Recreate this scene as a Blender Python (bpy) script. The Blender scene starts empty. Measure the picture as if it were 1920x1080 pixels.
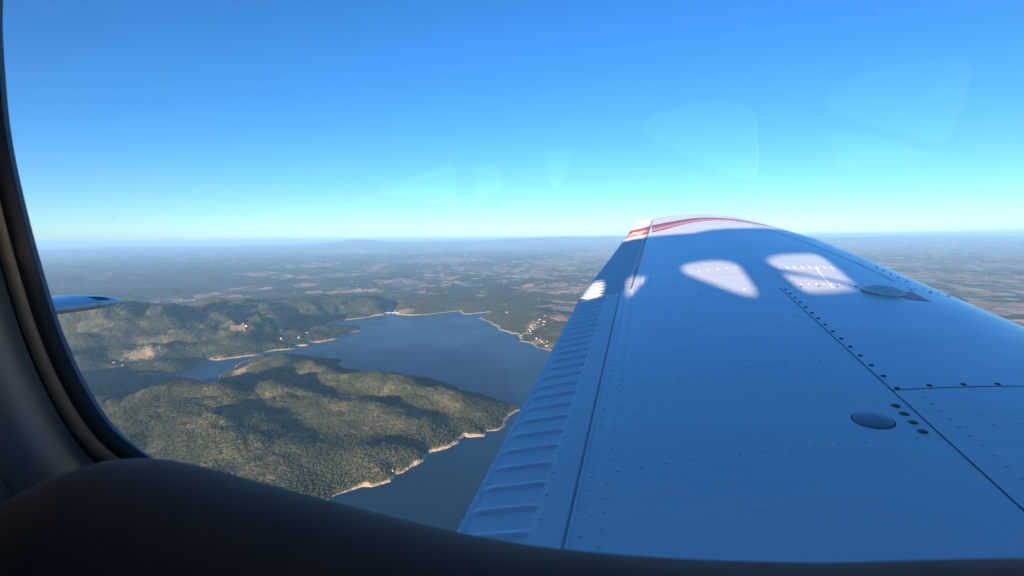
import bpy, bmesh, math, random
import numpy as np
from mathutils import Matrix, Vector

random.seed(7)
rng = np.random.default_rng(7)
scene = bpy.context.scene
COL = scene.collection
HAZE_DENSITY = 4.2e-5
ALT = 700.0                      # height of the aircraft over the lake, metres; the camera is the origin
PI = math.pi

# ------------------------------------------------------------------ camera
cam_data = bpy.data.cameras.new('camera')
cam_data.sensor_width = 36.0
cam_data.lens = 18.0             # 90 degree action camera
cam_data.clip_start = 0.02
cam_data.clip_end = 300000.0
cam_data.dof.use_dof = True
cam_data.dof.focus_distance = 4.0
cam_data.dof.aperture_fstop = 13.0
cam = bpy.data.objects.new('camera', cam_data)
COL.objects.link(cam)
cam.matrix_world = (Matrix.Rotation(PI / 2 - math.atan(92.0 / 960.0), 4, 'X') @ Matrix.Rotation(-math.atan(0.010), 4, 'Z'))
scene.camera = cam

# ------------------------------------------------------------------ sun and sky
YAW = math.radians(14.808)       # the aircraft's left side points this far right of +Y
SUN_EL = math.radians(7.0)
SUN_HEAD = YAW + math.radians(3.0)   # heading of the light, clockwise from +Y
light_dir = Vector((math.sin(SUN_HEAD) * math.cos(SUN_EL), math.cos(SUN_HEAD) * math.cos(SUN_EL), -math.sin(SUN_EL)))
sun_data = bpy.data.lights.new('sun', 'SUN')
sun_data.energy = 5.0
sun_data.angle = math.radians(0.7)
sun_data.color = (1.0, 0.81, 0.58)
sun = bpy.data.objects.new('sun', sun_data)
COL.objects.link(sun)
sun.rotation_euler = light_dir.to_track_quat('-Z', 'Y').to_euler()

world = bpy.data.worlds.new('World')
scene.world = world
world.use_nodes = True
wn = world.node_tree.nodes
wl = world.node_tree.links
wn.clear()
sky = wn.new('ShaderNodeTexSky')
sky.sky_type = 'NISHITA'
sky.sun_disc = False
sky.sun_elevation = SUN_EL
sky.sun_rotation = SUN_HEAD + PI
sky.altitude = 1500.0
sky.air_density = 0.92
sky.dust_density = 0.05
sky.ozone_density = 3.5
hsv = wn.new('ShaderNodeHueSaturation')
hsv.inputs['Hue'].default_value = 0.507
hsv.inputs['Saturation'].default_value = 1.13
bg = wn.new('ShaderNodeBackground')
bg.inputs['Strength'].default_value = 0.074
wout = wn.new('ShaderNodeOutputWorld')
wl.new(sky.outputs[0], hsv.inputs['Color'])
wl.new(hsv.outputs[0], bg.inputs['Color'])
wl.new(bg.outputs[0], wout.inputs['Surface'])

vs = scene.view_settings
scene.display_settings.display_device = 'sRGB'
vs.view_transform = 'Standard'
vs.look = 'None'
vs.gamma = 1.0
vs.use_curve_mapping = False
vs.exposure = 2.0
scene.cycles.use_denoising = True
scene.cycles.max_bounces = 6
scene.cycles.diffuse_bounces = 3
scene.cycles.glossy_bounces = 3
scene.cycles.transparent_max_bounces = 16
scene.cycles.volume_bounces = 0
scene.cycles.sample_clamp_indirect = 4.0


# ------------------------------------------------------------------ helpers
def tag(o, label=None, cat=None, group=None, kind=None):
    if label: o['label'] = label
    if cat: o['category'] = cat
    if group: o['group'] = group
    if kind: o['kind'] = kind
    return o


def mesh_obj(name, verts, faces, mats, parent=None, smooth=True, fmat=None):
    me = bpy.data.meshes.new(name)
    me.from_pydata([tuple(map(float, v)) for v in verts], [], [tuple(map(int, f)) for f in faces])
    for m in (mats if isinstance(mats, (list, tuple)) else [mats]):
        me.materials.append(m)
    if fmat is not None:
        me.polygons.foreach_set('material_index', np.asarray(fmat, dtype=np.int32))
    if smooth:
        me.polygons.foreach_set('use_smooth', np.ones(len(me.polygons), dtype=bool))
    me.update()
    o = bpy.data.objects.new(name, me)
    COL.objects.link(o)
    if parent is not None:
        o.parent = parent
    return o


def fix_normals(o):
    bm = bmesh.new()
    bm.from_mesh(o.data)
    bmesh.ops.recalc_face_normals(bm, faces=bm.faces)
    bm.to_mesh(o.data)
    bm.free()
    return o


def sharp(o, deg=35):
    """flat-break edges steeper than deg so that smooth shading keeps its creases"""
    bm = bmesh.new()
    bm.from_mesh(o.data)
    for e in bm.edges:
        if len(e.link_faces) == 2 and e.calc_face_angle(0) > math.radians(deg):
            e.smooth = False
    bm.to_mesh(o.data)
    bm.free()
    return o


class NT:
    """small node-tree writer"""
    def __init__(self, name):
        self.m = bpy.data.materials.new(name)
        self.m.use_nodes = True
        self.t = self.m.node_tree
        self.t.nodes.clear()
        self.out = self.t.nodes.new('ShaderNodeOutputMaterial')

    def n(self, kind, **kw):
        nd = self.t.nodes.new('ShaderNode' + kind)
        for k, v in kw.items():
            setattr(nd, k, v)
        return nd

    def set(self, sock, v):
        if isinstance(v, bpy.types.NodeSocket):
            self.t.links.new(v, sock)
        elif isinstance(v, (tuple, list)) and len(v) == 3 and sock.type == 'RGBA':
            sock.default_value = (*v, 1.0)
        else:
            sock.default_value = v

    def math(self, op, a, b=0.0, c=None, clamp=False):
        nd = self.n('Math', operation=op, use_clamp=clamp)
        self.set(nd.inputs[0], a)
        self.set(nd.inputs[1], b)
        if c is not None:
            self.set(nd.inputs[2], c)
        return nd.outputs[0]

    def mix(self, f, a, b):
        nd = self.n('Mix', data_type='RGBA')
        self.set(nd.inputs[0], f)
        self.set(nd.inputs[6], a)
        self.set(nd.inputs[7], b)
        return nd.outputs[2]

    def ramp(self, f, lo, hi):
        nd = self.n('MapRange', interpolation_type='SMOOTHSTEP')
        self.set(nd.inputs[0], f)
        self.set(nd.inputs[1], lo)
        self.set(nd.inputs[2], hi)
        return nd.outputs[0]

    def coords(self, kind='Object'):
        return self.n('TexCoord').outputs[kind]

    def attr(self, name):
        return self.n('Attribute', attribute_name=name).outputs['Fac']

    def noise(self, vec, scale, detail=3.0, rough=0.55):
        nd = self.n('TexNoise')
        self.set(nd.inputs['Vector'], vec)
        nd.inputs['Scale'].default_value = scale
        nd.inputs['Detail'].default_value = detail
        nd.inputs['Roughness'].default_value = rough
        return nd.outputs['Fac']

    def bump(self, h, dist, strength=1.0, normal=None):
        nd = self.n('Bump')
        nd.inputs['Strength'].default_value = strength
        nd.inputs['Distance'].default_value = dist
        self.set(nd.inputs['Height'], h)
        if normal is not None:
            self.set(nd.inputs['Normal'], normal)
        return nd.outputs[0]

    def principled(self, **kw):
        nd = self.n('BsdfPrincipled')
        for k, v in kw.items():
            self.set(nd.inputs[k.replace('_', ' ')], v)
        return nd.outputs[0]

    def done(self, shader):
        self.t.links.new(shader, self.out.inputs['Surface'])
        return self.m


def paint(name, base, rough=0.35, grime=0.06, coat=0.0, scale=6.0, bumpd=0.0, streak=0.0):
    w = NT(name)
    co = w.coords()
    nz = w.noise(co, scale, 4.0, 0.6)
    fine = w.noise(co, scale * 14, 3.0, 0.6)
    f = w.math('MULTIPLY', w.ramp(nz, 0.45, 0.75), grime)
    f = w.math('ADD', f, w.math('MULTIPLY', w.ramp(fine, 0.55, 0.8), grime * 0.6))
    speck = w.math('MULTIPLY', w.ramp(w.noise(co, scale * 55, 2.0, 0.5), 0.70, 0.76), min(1.0, grime * 12))
    f = w.math('MAXIMUM', f, speck)
    if streak:
        mp = w.n('Mapping')
        mp.inputs['Scale'].default_value = (0.7, 9.0, 1.0)
        w.set(mp.inputs[0], co)
        f = w.math('MAXIMUM', f, w.math('MULTIPLY', w.ramp(w.noise(mp.outputs[0], 3.0, 5.0, 0.65), 0.42, 0.75), streak))
    c = w.mix(f, base, tuple(v * 0.5 for v in base))
    kw = dict(Base_Color=c, Roughness=w.math('ADD', w.math('MULTIPLY', nz, 0.18), rough - 0.09))
    if coat:
        kw['Coat_Weight'] = coat
        kw['Coat_Roughness'] = 0.12
    if bumpd:
        kw['Normal'] = w.bump(w.noise(co, 3.0, 2.0), bumpd)
    return w.done(w.principled(**kw))


# ------------------------------------------------------------------ the lay of the land (metres, camera at 0, 0)
LAKE = [(-1998, 2668), (-1881, 2674), (-1786, 2703), (-1760, 2794), (-1812, 2944), (-1814, 2984), (-1772, 2989), (-1733, 2981), (-1692, 3033), (-1564, 3113), (-1573, 3173), (-1543, 3217), (-1421, 3291), (-1443, 3376), (-1362, 3381), (-1383, 3452), (-1322, 3494), (-1241, 3604), (-1269, 3747), (-1223, 3853), (-1167, 3941), (-1186, 4038), (-1269, 4143), (-1372, 4123), (-1492, 4182), (-1571, 4280), (-1537, 4375), (-1496, 4474), (-1414, 4514), (-1304, 4632), (-1196, 4790), (-1210, 4932), (-1249, 5162), (-1280, 5413), (-1257, 5411), (-1194, 5158), (-1142, 4927), (-1094, 4783), (-958, 4707), (-789, 4762), (-643, 4874), (-513, 5012), (-483, 4810), (-401, 4736), (-306, 4815), (-208, 4898), (-245, 4709), (-311, 4504), (-193, 4292), (-169, 4155), (-123, 4050), (-115, 3929), (-56, 3833), (-15, 3744), (48, 3719), (38, 3577), (58, 3444), (105, 3423), (155, 3333), (149, 3275), (234, 3121), (379, 2779), (570, 2452), (860, 2188), (1019, 1832), (916, 1414), (734, 1048), (184, 473), (-450, 582), (-725, 909), (-678, 1089), (-598, 1231), (-507, 1327), (-497, 1356), (-429, 1407), (-399, 1409), (-364, 1434), (-353, 1475), (-327, 1485), (-306, 1517), (-287, 1558), (-282, 1598), (-258, 1639), (-226, 1660), (-189, 1704), (-163, 1765), (-156, 1750), (-104, 1768), (-97, 1809), (-50, 1823), (-29, 1871), (-20, 1964), (12, 2032), (34, 2044), (-5, 2114), (-151, 2276), (-338, 2466), (-440, 2558), (-599, 2626), (-752, 2675), (-831, 2700), (-922, 2760), (-973, 2871), (-981, 2923), (-1010, 2963), (-1111, 3008), (-1272, 3086), (-1396, 3091), (-1529, 3082), (-1567, 3028), (-1580, 2961), (-1569, 2846), (-1533, 2683), (-1525, 2608), (-1492, 2517), (-1510, 2489), (-1569, 2525), (-1631, 2591), (-1761, 2622), (-1887, 2642)]
RIDGES = [
    ( [(-1437, 2672, 25), (-1268, 2741, 50), (-1042, 2443, 80), (-792, 2178, 108), (-599, 2070, 118), (-446, 2074, 104), (-199, 2021, 66), (-27, 2025, 14)] , 170 ),
    ( [(-1064, 2028, 86), (-832, 1938, 90), (-650, 1886, 86), (-520, 1851, 74), (-367, 1778, 54), (-249, 1745, 30)] , 200 ),
    ( [(-1246, 1754, 72), (-947, 1622, 72), (-744, 1523, 58), (-593, 1470, 38), (-495, 1411, 16)] , 300 ),
    ( [(-1551, 1852, 80), (-1393, 1854, 88), (-1255, 1887, 92), (-1140, 1915, 92), (-1046, 1874, 88)] , 200 ),
    ( [(-434, 1531, 60), (-323, 1554, 75), (-268, 1747, 45)] , 140 ),
    ( [(-2106, 4833, 95), (-1944, 5146, 80), (-1641, 5214, 85), (-1377, 5143, 80), (-1249, 4993, 55)] , 420 ),
    ( [(-2982, 4897, 80), (-2524, 4711, 90), (-2101, 4342, 85), (-1940, 4204, 50)] , 330 ),
    ( [(-1943, 3278, 40), (-1771, 3346, 42), (-1579, 3388, 28)] , 260 ),
    ( [(-1553, 3625, 30), (-1373, 3710, 28), (-1268, 3869, 14), (-1199, 3993, 8)] , 150 ),
    ( [(-2591, 3224, 75), (-2509, 3444, 85), (-2332, 3564, 80), (-2223, 3763, 75)] , 330 ),
    ( [(-2279, 2748, 26), (-2089, 2808, 24), (-1878, 2803, 14)] , 140 ),
    ( [(-1103, 5387, 70), (-729, 5334, 50), (-329, 5204, 40)] , 420 ),
    ( [(-172, 5416, 40), (188, 4521, 50), (401, 3830, 45)] , 350 ),
]
FIELDS = [(-3827, 5701, 347, 307), (-3333, 5474, 301, 220), (-3581, 6984, 192, 430), (-2461, 5451, 355, 205), (-3411, 6025, 265, 261), (-3243, 7756, 255, 306), (-3540, 9697, 745, 626), (-2225, 6641, 322, 218), (-2141, 15883, 1204, 1596), (-352, 11384, 1306, 1017), (501, 9552, 888, 1157), (1271, 13486, 970, 2970), (795, 6908, 428, 762), (504, 4816, 225, 599), (568, 4170, 217, 336), (-380, 6036, 88, 345), (3407, 19195, 1357, 4919), (-3212, 11867, 391, 913), (-5150, 13374, 605, 897), (-5191, 10371, 467, 468), (-1621, 7756, 497, 876), (-1333, 9130, 390, 661), (291, 6961, 290, 305), (-8710, 27091, 1976, 2402), (-1865, 30263, 3047, 4343), (1997, 8684, 528, 1490), (8062, 11363, 1451, 1494), (6883, 8029, 1192, 1207), (5830, 6048, 690, 1133), (10308, 10507, 1110, 1210), (4249, 4543, 402, 629), (3660, 3504, 314, 569)]
BARE = [(-2139, 2932, 89, 70), (-1698, 3018, 98, 66), (-1639, 3058, 116, 33), (-1782, 3882, 50, 217), (-1929, 4113, 63, 92), (-1439, 2647, 46, 100), (-1116, 2491, 27, 45), (161, 3884, 65, 120), (175, 3379, 50, 91), (236, 3243, 41, 83), (-50, 4574, 19, 67), (-1022, 4850, 114, 92), (-3483, 13672, 212, 916), (-1875, 3445, 44, 67), (-1319, 3457, 53, 40)]
PONDS = [(-1737, 7387), (-574, 7431), (-705, 6000), (-78, 16849)]
BRIDGE = ((-1207, 4817), (-1067, 4825))
VILLAGE = [(108, 3753), (125, 3798), (143, 3843), (161, 3889), (178, 3912), (130, 3708), (156, 3773), (86, 3667), (66, 3626), (199, 3985), (218, 4035), (113, 3666), (174, 3818), (57, 3565)]
SLOPEH = [(197, 3383), (208, 3327), (186, 3440), (217, 3256), (166, 3480), (230, 3155), (231, 3362), (265, 4099), (252, 3968), (236, 3846), (-50, 4540), (179, 4304), (180, 6868), (470, 7234), (-121, 7749), (-82, 7939), (-57, 7987)]
SCAT = [(-2685, 5590), (-2679, 5614), (-2455, 5695), (-2441, 5719), (-2187, 5697), (-3116, 7109), (-2770, 5501), (-1479, 3496), (-1212, 3386), (-1481, 3639), (-1830, 3475), (-1859, 3496), (-2206, 2780), (-2135, 2753), (-1968, 2652), (-1577, 3443), (-277, 3231), (-3435, 9144), (-2444, 9011), (-2423, 9686), (-2479, 7909), (289, 5535), (647, 7273), (-1235, 19991), (13, 20927), (1016, 19312), (-3433, 10295), (-1595, 9566), (-2016, 10758), (-1351, 9981), (-3581, 5168), (-3828, 5890), (-3728, 6594), (-3334, 6241), (7945, 10575), (5539, 6966), (10892, 16336), (7185, 7722)]
NEARH = [(-576, 1417), (-365, 1475), (-337, 1489)]

G_TAB = None


def pnoise(x, y, seed):
    """2-D gradient noise, about -0.7..0.7"""
    global G_TAB
    if G_TAB is None:
        a = np.random.default_rng(11).random(4096) * 2 * PI
        G_TAB = (np.cos(a).astype(np.float32), np.sin(a).astype(np.float32))
    xf = np.floor(x)
    yf = np.floor(y)
    xi = xf.astype(np.int64)
    yi = yf.astype(np.int64)
    fx = (x - xf).astype(np.float32)
    fy = (y - yf).astype(np.float32)
    u = fx * fx * fx * (fx * (fx * 6 - 15) + 10)
    v = fy * fy * fy * (fy * (fy * 6 - 15) + 10)

    def corner(dx, dy):
        h = ((xi + dx) * 374761393 + (yi + dy) * 668265263 + seed * 362437) & 0x7fffffff
        h = ((h ^ (h >> 13)) * 1274126177) & 0x7fffffff
        h = (h ^ (h >> 16)) & 4095
        return G_TAB[0][h] * (fx - dx) + G_TAB[1][h] * (fy - dy)
    a = corner(0, 0)
    b = corner(1, 0)
    c = corner(0, 1)
    d = corner(1, 1)
    ab = a + u * (b - a)
    cd = c + u * (d - c)
    return ab + v * (cd - ab)


def fbm(x, y, wave, octs, seed, gain=0.5):
    t = 0.0
    amp = 1.0
    for i in range(octs):
        t = t + amp * pnoise(x / wave + 17.3 * i, y / wave - 9.1 * i, seed + i)
        amp *= gain
        wave *= 0.48
    return t


def ridged(x, y, wave, octs, seed, gain=0.5):
    t = 0.0
    amp = 1.0
    w = 1.0
    for i in range(octs):
        s = 1.0 - np.abs(pnoise(x / wave + 31.7 * i, y / wave + 5.9 * i, seed + i)) * 2.2
        s = np.clip(s, 0, 1) ** 1.6
        t = t + amp * s * w
        w = np.clip(s * 1.3, 0.25, 1)
        amp *= gain
        wave *= 0.5
    return t


def billow(x, y, wave, octs, seed, gain=0.5):
    """rounded hills cut by narrow valleys"""
    t = 0.0
    amp = 1.0
    w = 1.0
    for i in range(octs):
        s = np.clip(np.abs(pnoise(x / wave + 31.7 * i, y / wave + 5.9 * i, seed + i)) * 2.0, 0, 1) ** 0.85
        t = t + amp * s * w
        w = np.clip(s * 1.6, 0.15, 1)
        amp *= gain
        wave *= 0.47
    return t


def seg_dist(x, y, p, q):
    dx, dy = q[0] - p[0], q[1] - p[1]
    t = np.clip(((x - p[0]) * dx + (y - p[1]) * dy) / (dx * dx + dy * dy + 1e-9), 0, 1)
    return (x - p[0] - t * dx) ** 2 + (y - p[1] - t * dy) ** 2, t


def lake_distance(x, y):
    """signed distance to the lake shore, positive on land"""
    best = np.full(x.shape, 1e12)
    inside = np.zeros(x.shape, dtype=bool)
    n = len(LAKE)
    near = (np.abs(x) < 7500) & (y > -3500) & (y < 9500)
    xs, ys = x[near], y[near]
    b = np.full(xs.shape, 1e12)
    ins = np.zeros(xs.shape, dtype=bool)
    for i in range(n):
        p, q = LAKE[i], LAKE[(i + 1) % n]
        d, _ = seg_dist(xs, ys, p, q)
        b = np.minimum(b, d)
        if p[1] != q[1]:
            c = ((p[1] > ys) != (q[1] > ys)) & (xs < (q[0] - p[0]) * (ys - p[1]) / (q[1] - p[1]) + p[0])
            ins ^= c
    best[near] = b
    inside[near] = ins
    d = np.sqrt(best)
    return np.where(inside, -d, d)


def smooth(e0, e1, v):
    t = np.clip((v - e0) / (e1 - e0), 0, 1)
    return t * t * (3 - 2 * t)


def blobs(x, y, lst, sharpn=1.0):
    t = np.zeros(x.shape)
    for (cx, cy, rx, ry) in lst:
        r = math.hypot(cx, cy)
        ux, uy = cx / r, cy / r              # along and across the line of sight from the start point of the survey
        al = (x - cx) * ux + (y - cy) * uy
        ac = (x - cx) * uy - (y - cy) * ux
        t = np.maximum(t, np.exp(-((al / ry) ** 2 + (ac / rx) ** 2) * sharpn))
    return t


POND_H = 34.0
PONDR = (210, 90)
PONDS = PONDS[1:3]


def terrain_height(x, y):
    """height over the lake and signed distance to its shore"""
    wx = x + 24 * fbm(x, y, 170, 3, 201)
    wy = y + 24 * fbm(x, y, 170, 3, 301)
    d = lake_distance(wx, wy) + 2.5 * pnoise(x / 23, y / 23, 77)
    r = np.hypot(x, y)
    # ridges that can be told apart
    rid = np.zeros(x.shape)
    near = (np.abs(x) < 5500) & (y > 300) & (y < 7500)
    xs = x[near] + 60 * fbm(x[near], y[near], 420, 3, 41)
    ys = y[near] + 60 * fbm(x[near], y[near], 420, 3, 51)
    acc = np.zeros(xs.shape)
    for pts, w in RIDGES:
        bd = np.full(xs.shape, 1e12)
        bh = np.zeros(xs.shape)
        for p, q in zip(pts[:-1], pts[1:]):
            dd, t = seg_dist(xs, ys, p, q)
            hh = p[2] + (q[2] - p[2]) * t
            m = dd < bd
            bd = np.where(m, dd, bd)
            bh = np.where(m, hh, bh)
        acc += (bh * np.exp(-np.sqrt(bd) ** 1.5 / w ** 1.5)) ** 4
    rid[near] = acc ** 0.25
    # rolling country: rougher to the west, a low plateau to the east
    west = smooth(400, -1600, x + 0.12 * y) * smooth(6800, 4300, r)
    gul = billow(x + 130 * fbm(x, y, 700, 2, 411), y + 130 * fbm(x, y, 700, 2, 415), 1500, 5, 401)
    calm = 1 - 0.75 * blobs(x, y, FIELDS, 0.5)
    calm = calm * (0.35 + 0.65 * smooth(2500, 3300, y))
    hills = gul * calm * (34 + 240 * west) * (0.6 + 0.8 * np.clip(fbm(x, y, 5200, 2, 421) + 0.4, 0, 1))
    small = billow(x + 300, y, 420, 4, 451) * (7 + 20 * west * calm + 0.17 * rid)
    base = 26 * smooth(0, 900, d) + 22 * fbm(x, y, 9000, 2, 431) * smooth(1500, 6000, d)
    h = base + np.maximum(rid, 0.55 * hills * smooth(0, 500, d)) + 0.35 * hills * smooth(100, 900, d) + small
    # far ranges
    h = h + smooth(9000, 26000, r) * ridged(x, y, 5200, 4, 501) * 70
    az = np.degrees(np.arctan2(x, y))
    far = smooth(25000, 42000, r)
    rg = np.clip(0.72 + 0.55 * fbm(x, y, 13000, 5, 521, 0.55), 0.25, 1.0)
    top = np.interp(az, [-60, -46, -38, -30, -22, -17, -13, -5, 2, 8, 11, 15, 24, 29.5, 33, 40, 46, 70], [120, 150, 460, 330, 560, 1000, 660, 820, 900, 960, 1150, 860, 720, 1080, 760, 640, 520, 300])
    h = h + far * rg * top * 0.80
    # land meets water
    land = np.clip(d, 0, None)
    h = h * (1 - np.exp(-land / 75.0)) + np.minimum(land * 0.10, 2.2)
    h = np.where(d > 0, np.maximum(h, 2.2 * (1 - np.exp(-land / 22.0))), h)
    h = np.where(d < 0, -1.0 - 24 * (1 - np.exp(np.minimum(d, 0) / 50.0)), h)
    # ponds on the plateau
    for (px, py), pr in zip(PONDS, PONDR):
        rr = np.hypot(x - px, (y - py) * 1.1) + 150 * fbm(x, y, 330, 3, 611)
        k = smooth(pr * 2.6, pr * 1.02, rr)
        h = h * (1 - k) + k * (POND_H + 5 * smooth(pr, pr * 1.7, rr) - 4 * smooth(pr * 1.04, pr * 0.9, rr))
    return h, d



# ------------------------------------------------------------------ terrain
def forest_color(w, co):
    """dark mixed scrub and oak wood; co in metres"""
    big = w.noise(co, 0.0021, 4.0, 0.6)
    mid = w.noise(co, 0.017, 4.0, 0.65)
    fin = w.noise(co, 0.11, 3.0, 0.7)
    c = w.mix(w.ramp(big, 0.35, 0.65), (0.044, 0.049, 0.024), (0.085, 0.076, 0.040))
    c = w.mix(w.math('MULTIPLY', w.ramp(mid, 0.5, 0.68), 0.6), c, (0.20, 0.155, 0.085))
    c = w.mix(w.math('MULTIPLY', w.ramp(fin, 0.46, 0.6), 0.65), c, (0.016, 0.024, 0.012))
    pat = w.noise(co, 0.0065, 5.0, 0.7)
    c = w.mix(w.math('MULTIPLY', w.ramp(pat, 0.56, 0.66), 0.55), c, (0.155, 0.120, 0.065))
    return c, mid, fin


w = NT('terrain_ground')
co = w.coords()
sh = w.attr('shore')
fld = w.attr('field')
bare = w.attr('bare')
green, mid, fin = forest_color(w, co)
vor = w.n('TexVoronoi', feature='F1')
stretch = w.n('Mapping')
stretch.inputs['Scale'].default_value = (1.0, 0.62, 1.0)
stretch.inputs['Rotation'].default_value = (0, 0, 0.35)
w.set(stretch.inputs[0], co)
warp = w.n('VectorMath', operation='ADD')
wn_ = w.n('TexNoise')
wn_.inputs['Scale'].default_value = 0.004
w.set(wn_.inputs['Vector'], co)
wsc = w.n('VectorMath', operation='SCALE')
w.set(wsc.inputs[0], wn_.outputs['Color'])
wsc.inputs['Scale'].default_value = 120.0
w.set(warp.inputs[0], stretch.outputs[0])
w.set(warp.inputs[1], wsc.outputs[0])
w.set(vor.inputs['Vector'], warp.outputs[0])
vor.inputs['Scale'].default_value = 0.0062
sep = w.n('SeparateColor')
w.set(sep.inputs[0], vor.outputs['Color'])
ramp = w.n('ValToRGB')
ramp.color_ramp.interpolation = 'CONSTANT'
els = ramp.color_ramp.elements
els[0].position = 0.0
els[0].color = (0.42, 0.235, 0.135, 1)
els[1].position = 0.22
els[1].color = (0.52, 0.33, 0.20, 1)
for pos, c in ((0.4, (0.27, 0.20, 0.11, 1)), (0.55, (0.47, 0.25, 0.15, 1)), (0.72, (0.15, 0.14, 0.065, 1)), (0.84, (0.58, 0.42, 0.27, 1)), (0.93, (0.10, 0.11, 0.05, 1))):
    e = els.new(pos)
    e.color = c
w.set(ramp.inputs[0], sep.outputs[0])
fcol = w.mix(w.math('MULTIPLY', w.ramp(fin, 0.4, 0.8), 0.35), ramp.outputs[0], (0.20, 0.13, 0.08))
hedge = w.n('TexVoronoi', feature='DISTANCE_TO_EDGE')
w.set(hedge.inputs['Vector'], warp.outputs[0])
hedge.inputs['Scale'].default_value = 0.0062
isf = w.math('ADD', fld, w.math('MULTIPLY', w.math('SUBTRACT', sep.outputs[1], 0.5), 0.75))
isf = w.math('ADD', isf, w.math('MULTIPLY', w.math('SUBTRACT', w.noise(co, 0.0016, 4.0, 0.6), 0.5), 0.9))
isf = w.math('MULTIPLY', w.ramp(isf, 0.42, 0.47), w.ramp(hedge.outputs['Distance'], 0.02, 0.05))
c = w.mix(isf, green, fcol)
bm_ = w.math('ADD', bare, w.math('MULTIPLY', w.math('SUBTRACT', w.noise(co, 0.045, 6.0, 0.75), 0.5), 3.0))
bm_ = w.math('MULTIPLY', w.ramp(bm_, 0.5, 0.6), w.ramp(bare, 0.12, 0.3))
c = w.mix(w.math('MULTIPLY', bm_, 0.9), c, w.mix(fin, (0.36, 0.26, 0.16), (0.24, 0.175, 0.105)))
edge = w.math('ADD', sh, w.math('MULTIPLY', w.math('SUBTRACT', w.noise(co, 0.035, 4.0, 0.7), 0.5), 24.0))
edge = w.math('ADD', edge, w.math('MULTIPLY', w.math('SUBTRACT', w.noise(co, 0.005, 3.0, 0.6), 0.47), 42.0))
sand = w.mix(w.ramp(fin, 0.35, 0.7), (0.44, 0.34, 0.24), (0.28, 0.21, 0.15))
c = w.mix(w.ramp(edge, 13.0, 8.0), c, sand)
clump = w.n('TexVoronoi', feature='SMOOTH_F1')
w.set(clump.inputs['Vector'], co)
clump.inputs['Scale'].default_value = 0.11
wood = w.math('SUBTRACT', 1.0, w.math('MAXIMUM', isf, bm_))
hgt = w.math('MULTIPLY', w.math('SUBTRACT', 1.0, clump.outputs['Distance']), wood)
nrm = w.bump(hgt, 3.0, 0.9)
TERRAIN = w.done(w.principled(Base_Color=c, Roughness=0.95, Specular_IOR_Level=0.1, Normal=nrm))

az = np.concatenate([np.linspace(-61, 57, 960), np.linspace(60, 296, 60)])
rows = [0.0, 250.0, 500.0, 700.0]
r = 850.0
while r < 90000:
    rows.append(r)
    r += min(max(r * r * 1.6e-6, 4.0), 300.0)
rows.append(90000.0)
rows = np.array(rows)
AZ, RR = np.meshgrid(np.radians(az), rows)
TX = (RR * np.sin(AZ)).ravel()
TY = (RR * np.cos(AZ)).ravel()
TH, TD = terrain_height(TX, TY)
TZ = TH - ALT - (TX ** 2 + TY ** 2) / (2 * 7.4e6) * 0.35
nr, nc = RR.shape
idx = np.arange(nr * nc).reshape(nr, nc)
nxt = np.roll(idx, -1, axis=1)
quads = np.stack([idx[:-1], nxt[:-1], nxt[1:], idx[1:]], axis=-1).reshape(-1, 4)
me = bpy.data.meshes.new('terrain')
me.vertices.add(nr * nc)
me.vertices.foreach_set('co', np.stack([TX, TY, TZ], axis=1).astype(np.float32).ravel())
me.loops.add(quads.size)
me.loops.foreach_set('vertex_index', quads.astype(np.int32).ravel())
me.polygons.add(len(quads))
me.polygons.foreach_set('loop_start', np.arange(0, quads.size, 4, dtype=np.int32))
me.polygons.foreach_set('use_smooth', np.ones(len(quads), dtype=bool))
me.materials.append(TERRAIN)
me.update()
me.validate()
FLD = blobs(TX, TY, FIELDS, 0.8)
far_f = smooth(13000, 22000, np.hypot(TX, TY)) * 0.2
east_f = smooth(1500, 6000, TX) * 0.2
for nm, arr in (('shore', np.clip(TD - 7 * smooth(2800, 3600, TY), -60, 400)), ('field', np.maximum(FLD, far_f + east_f)), ('bare', blobs(TX, TY, BARE, 0.7))):
    at = me.attributes.new(nm, 'FLOAT', 'POINT')
    at.data.foreach_set('value', arr.astype(np.float32))
terrain = bpy.data.objects.new('terrain', me)
COL.objects.link(terrain)
tag(terrain, kind='structure')

# ------------------------------------------------------------------ water
w = NT('lake_water')
co = w.coords()
deep = w.mix(w.ramp(w.noise(co, 0.0011, 3.0, 0.5), 0.35, 0.7), (0.0, 0.036, 0.070), (0.0, 0.044, 0.105))
WATER = w.done(w.principled(Base_Color=deep, Roughness=w.math('ADD', 0.2, w.math('MULTIPLY', w.noise(co, 0.004, 4.0, 0.65), 0.25)), IOR=1.33, Specular_IOR_Level=0.12))


def water_sheet(name, cx, cy, rx, ry, z):
    vs_, fs = [(cx, cy, z)], []
    k = 72
    for ring in (0.25, 0.5, 0.75, 1.0):
        for i in range(k):
            a = 2 * PI * i / k
            vs_.append((cx + rx * ring * math.cos(a), cy + ry * ring * math.sin(a), z))
    for i in range(k):
        fs.append((0, 1 + i, 1 + (i + 1) % k))
        for q in range(3):
            fs.append((1 + q * k + i, 1 + (q + 1) * k + i, 1 + (q + 1) * k + (i + 1) % k, 1 + q * k + (i + 1) % k))
    o = mesh_obj(name, vs_, fs, WATER)
    return tag(o, kind='structure')


water_sheet('lake', -300, 2700, 3000, 3300, -ALT)
for (px, py), pr in zip(PONDS, PONDR):
    water_sheet('pond', px, py, pr * 1.5, pr * 1.5, POND_H - 0.8 - ALT - (px * px + py * py) / (2 * 7.4e6) * 0.35)

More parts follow.
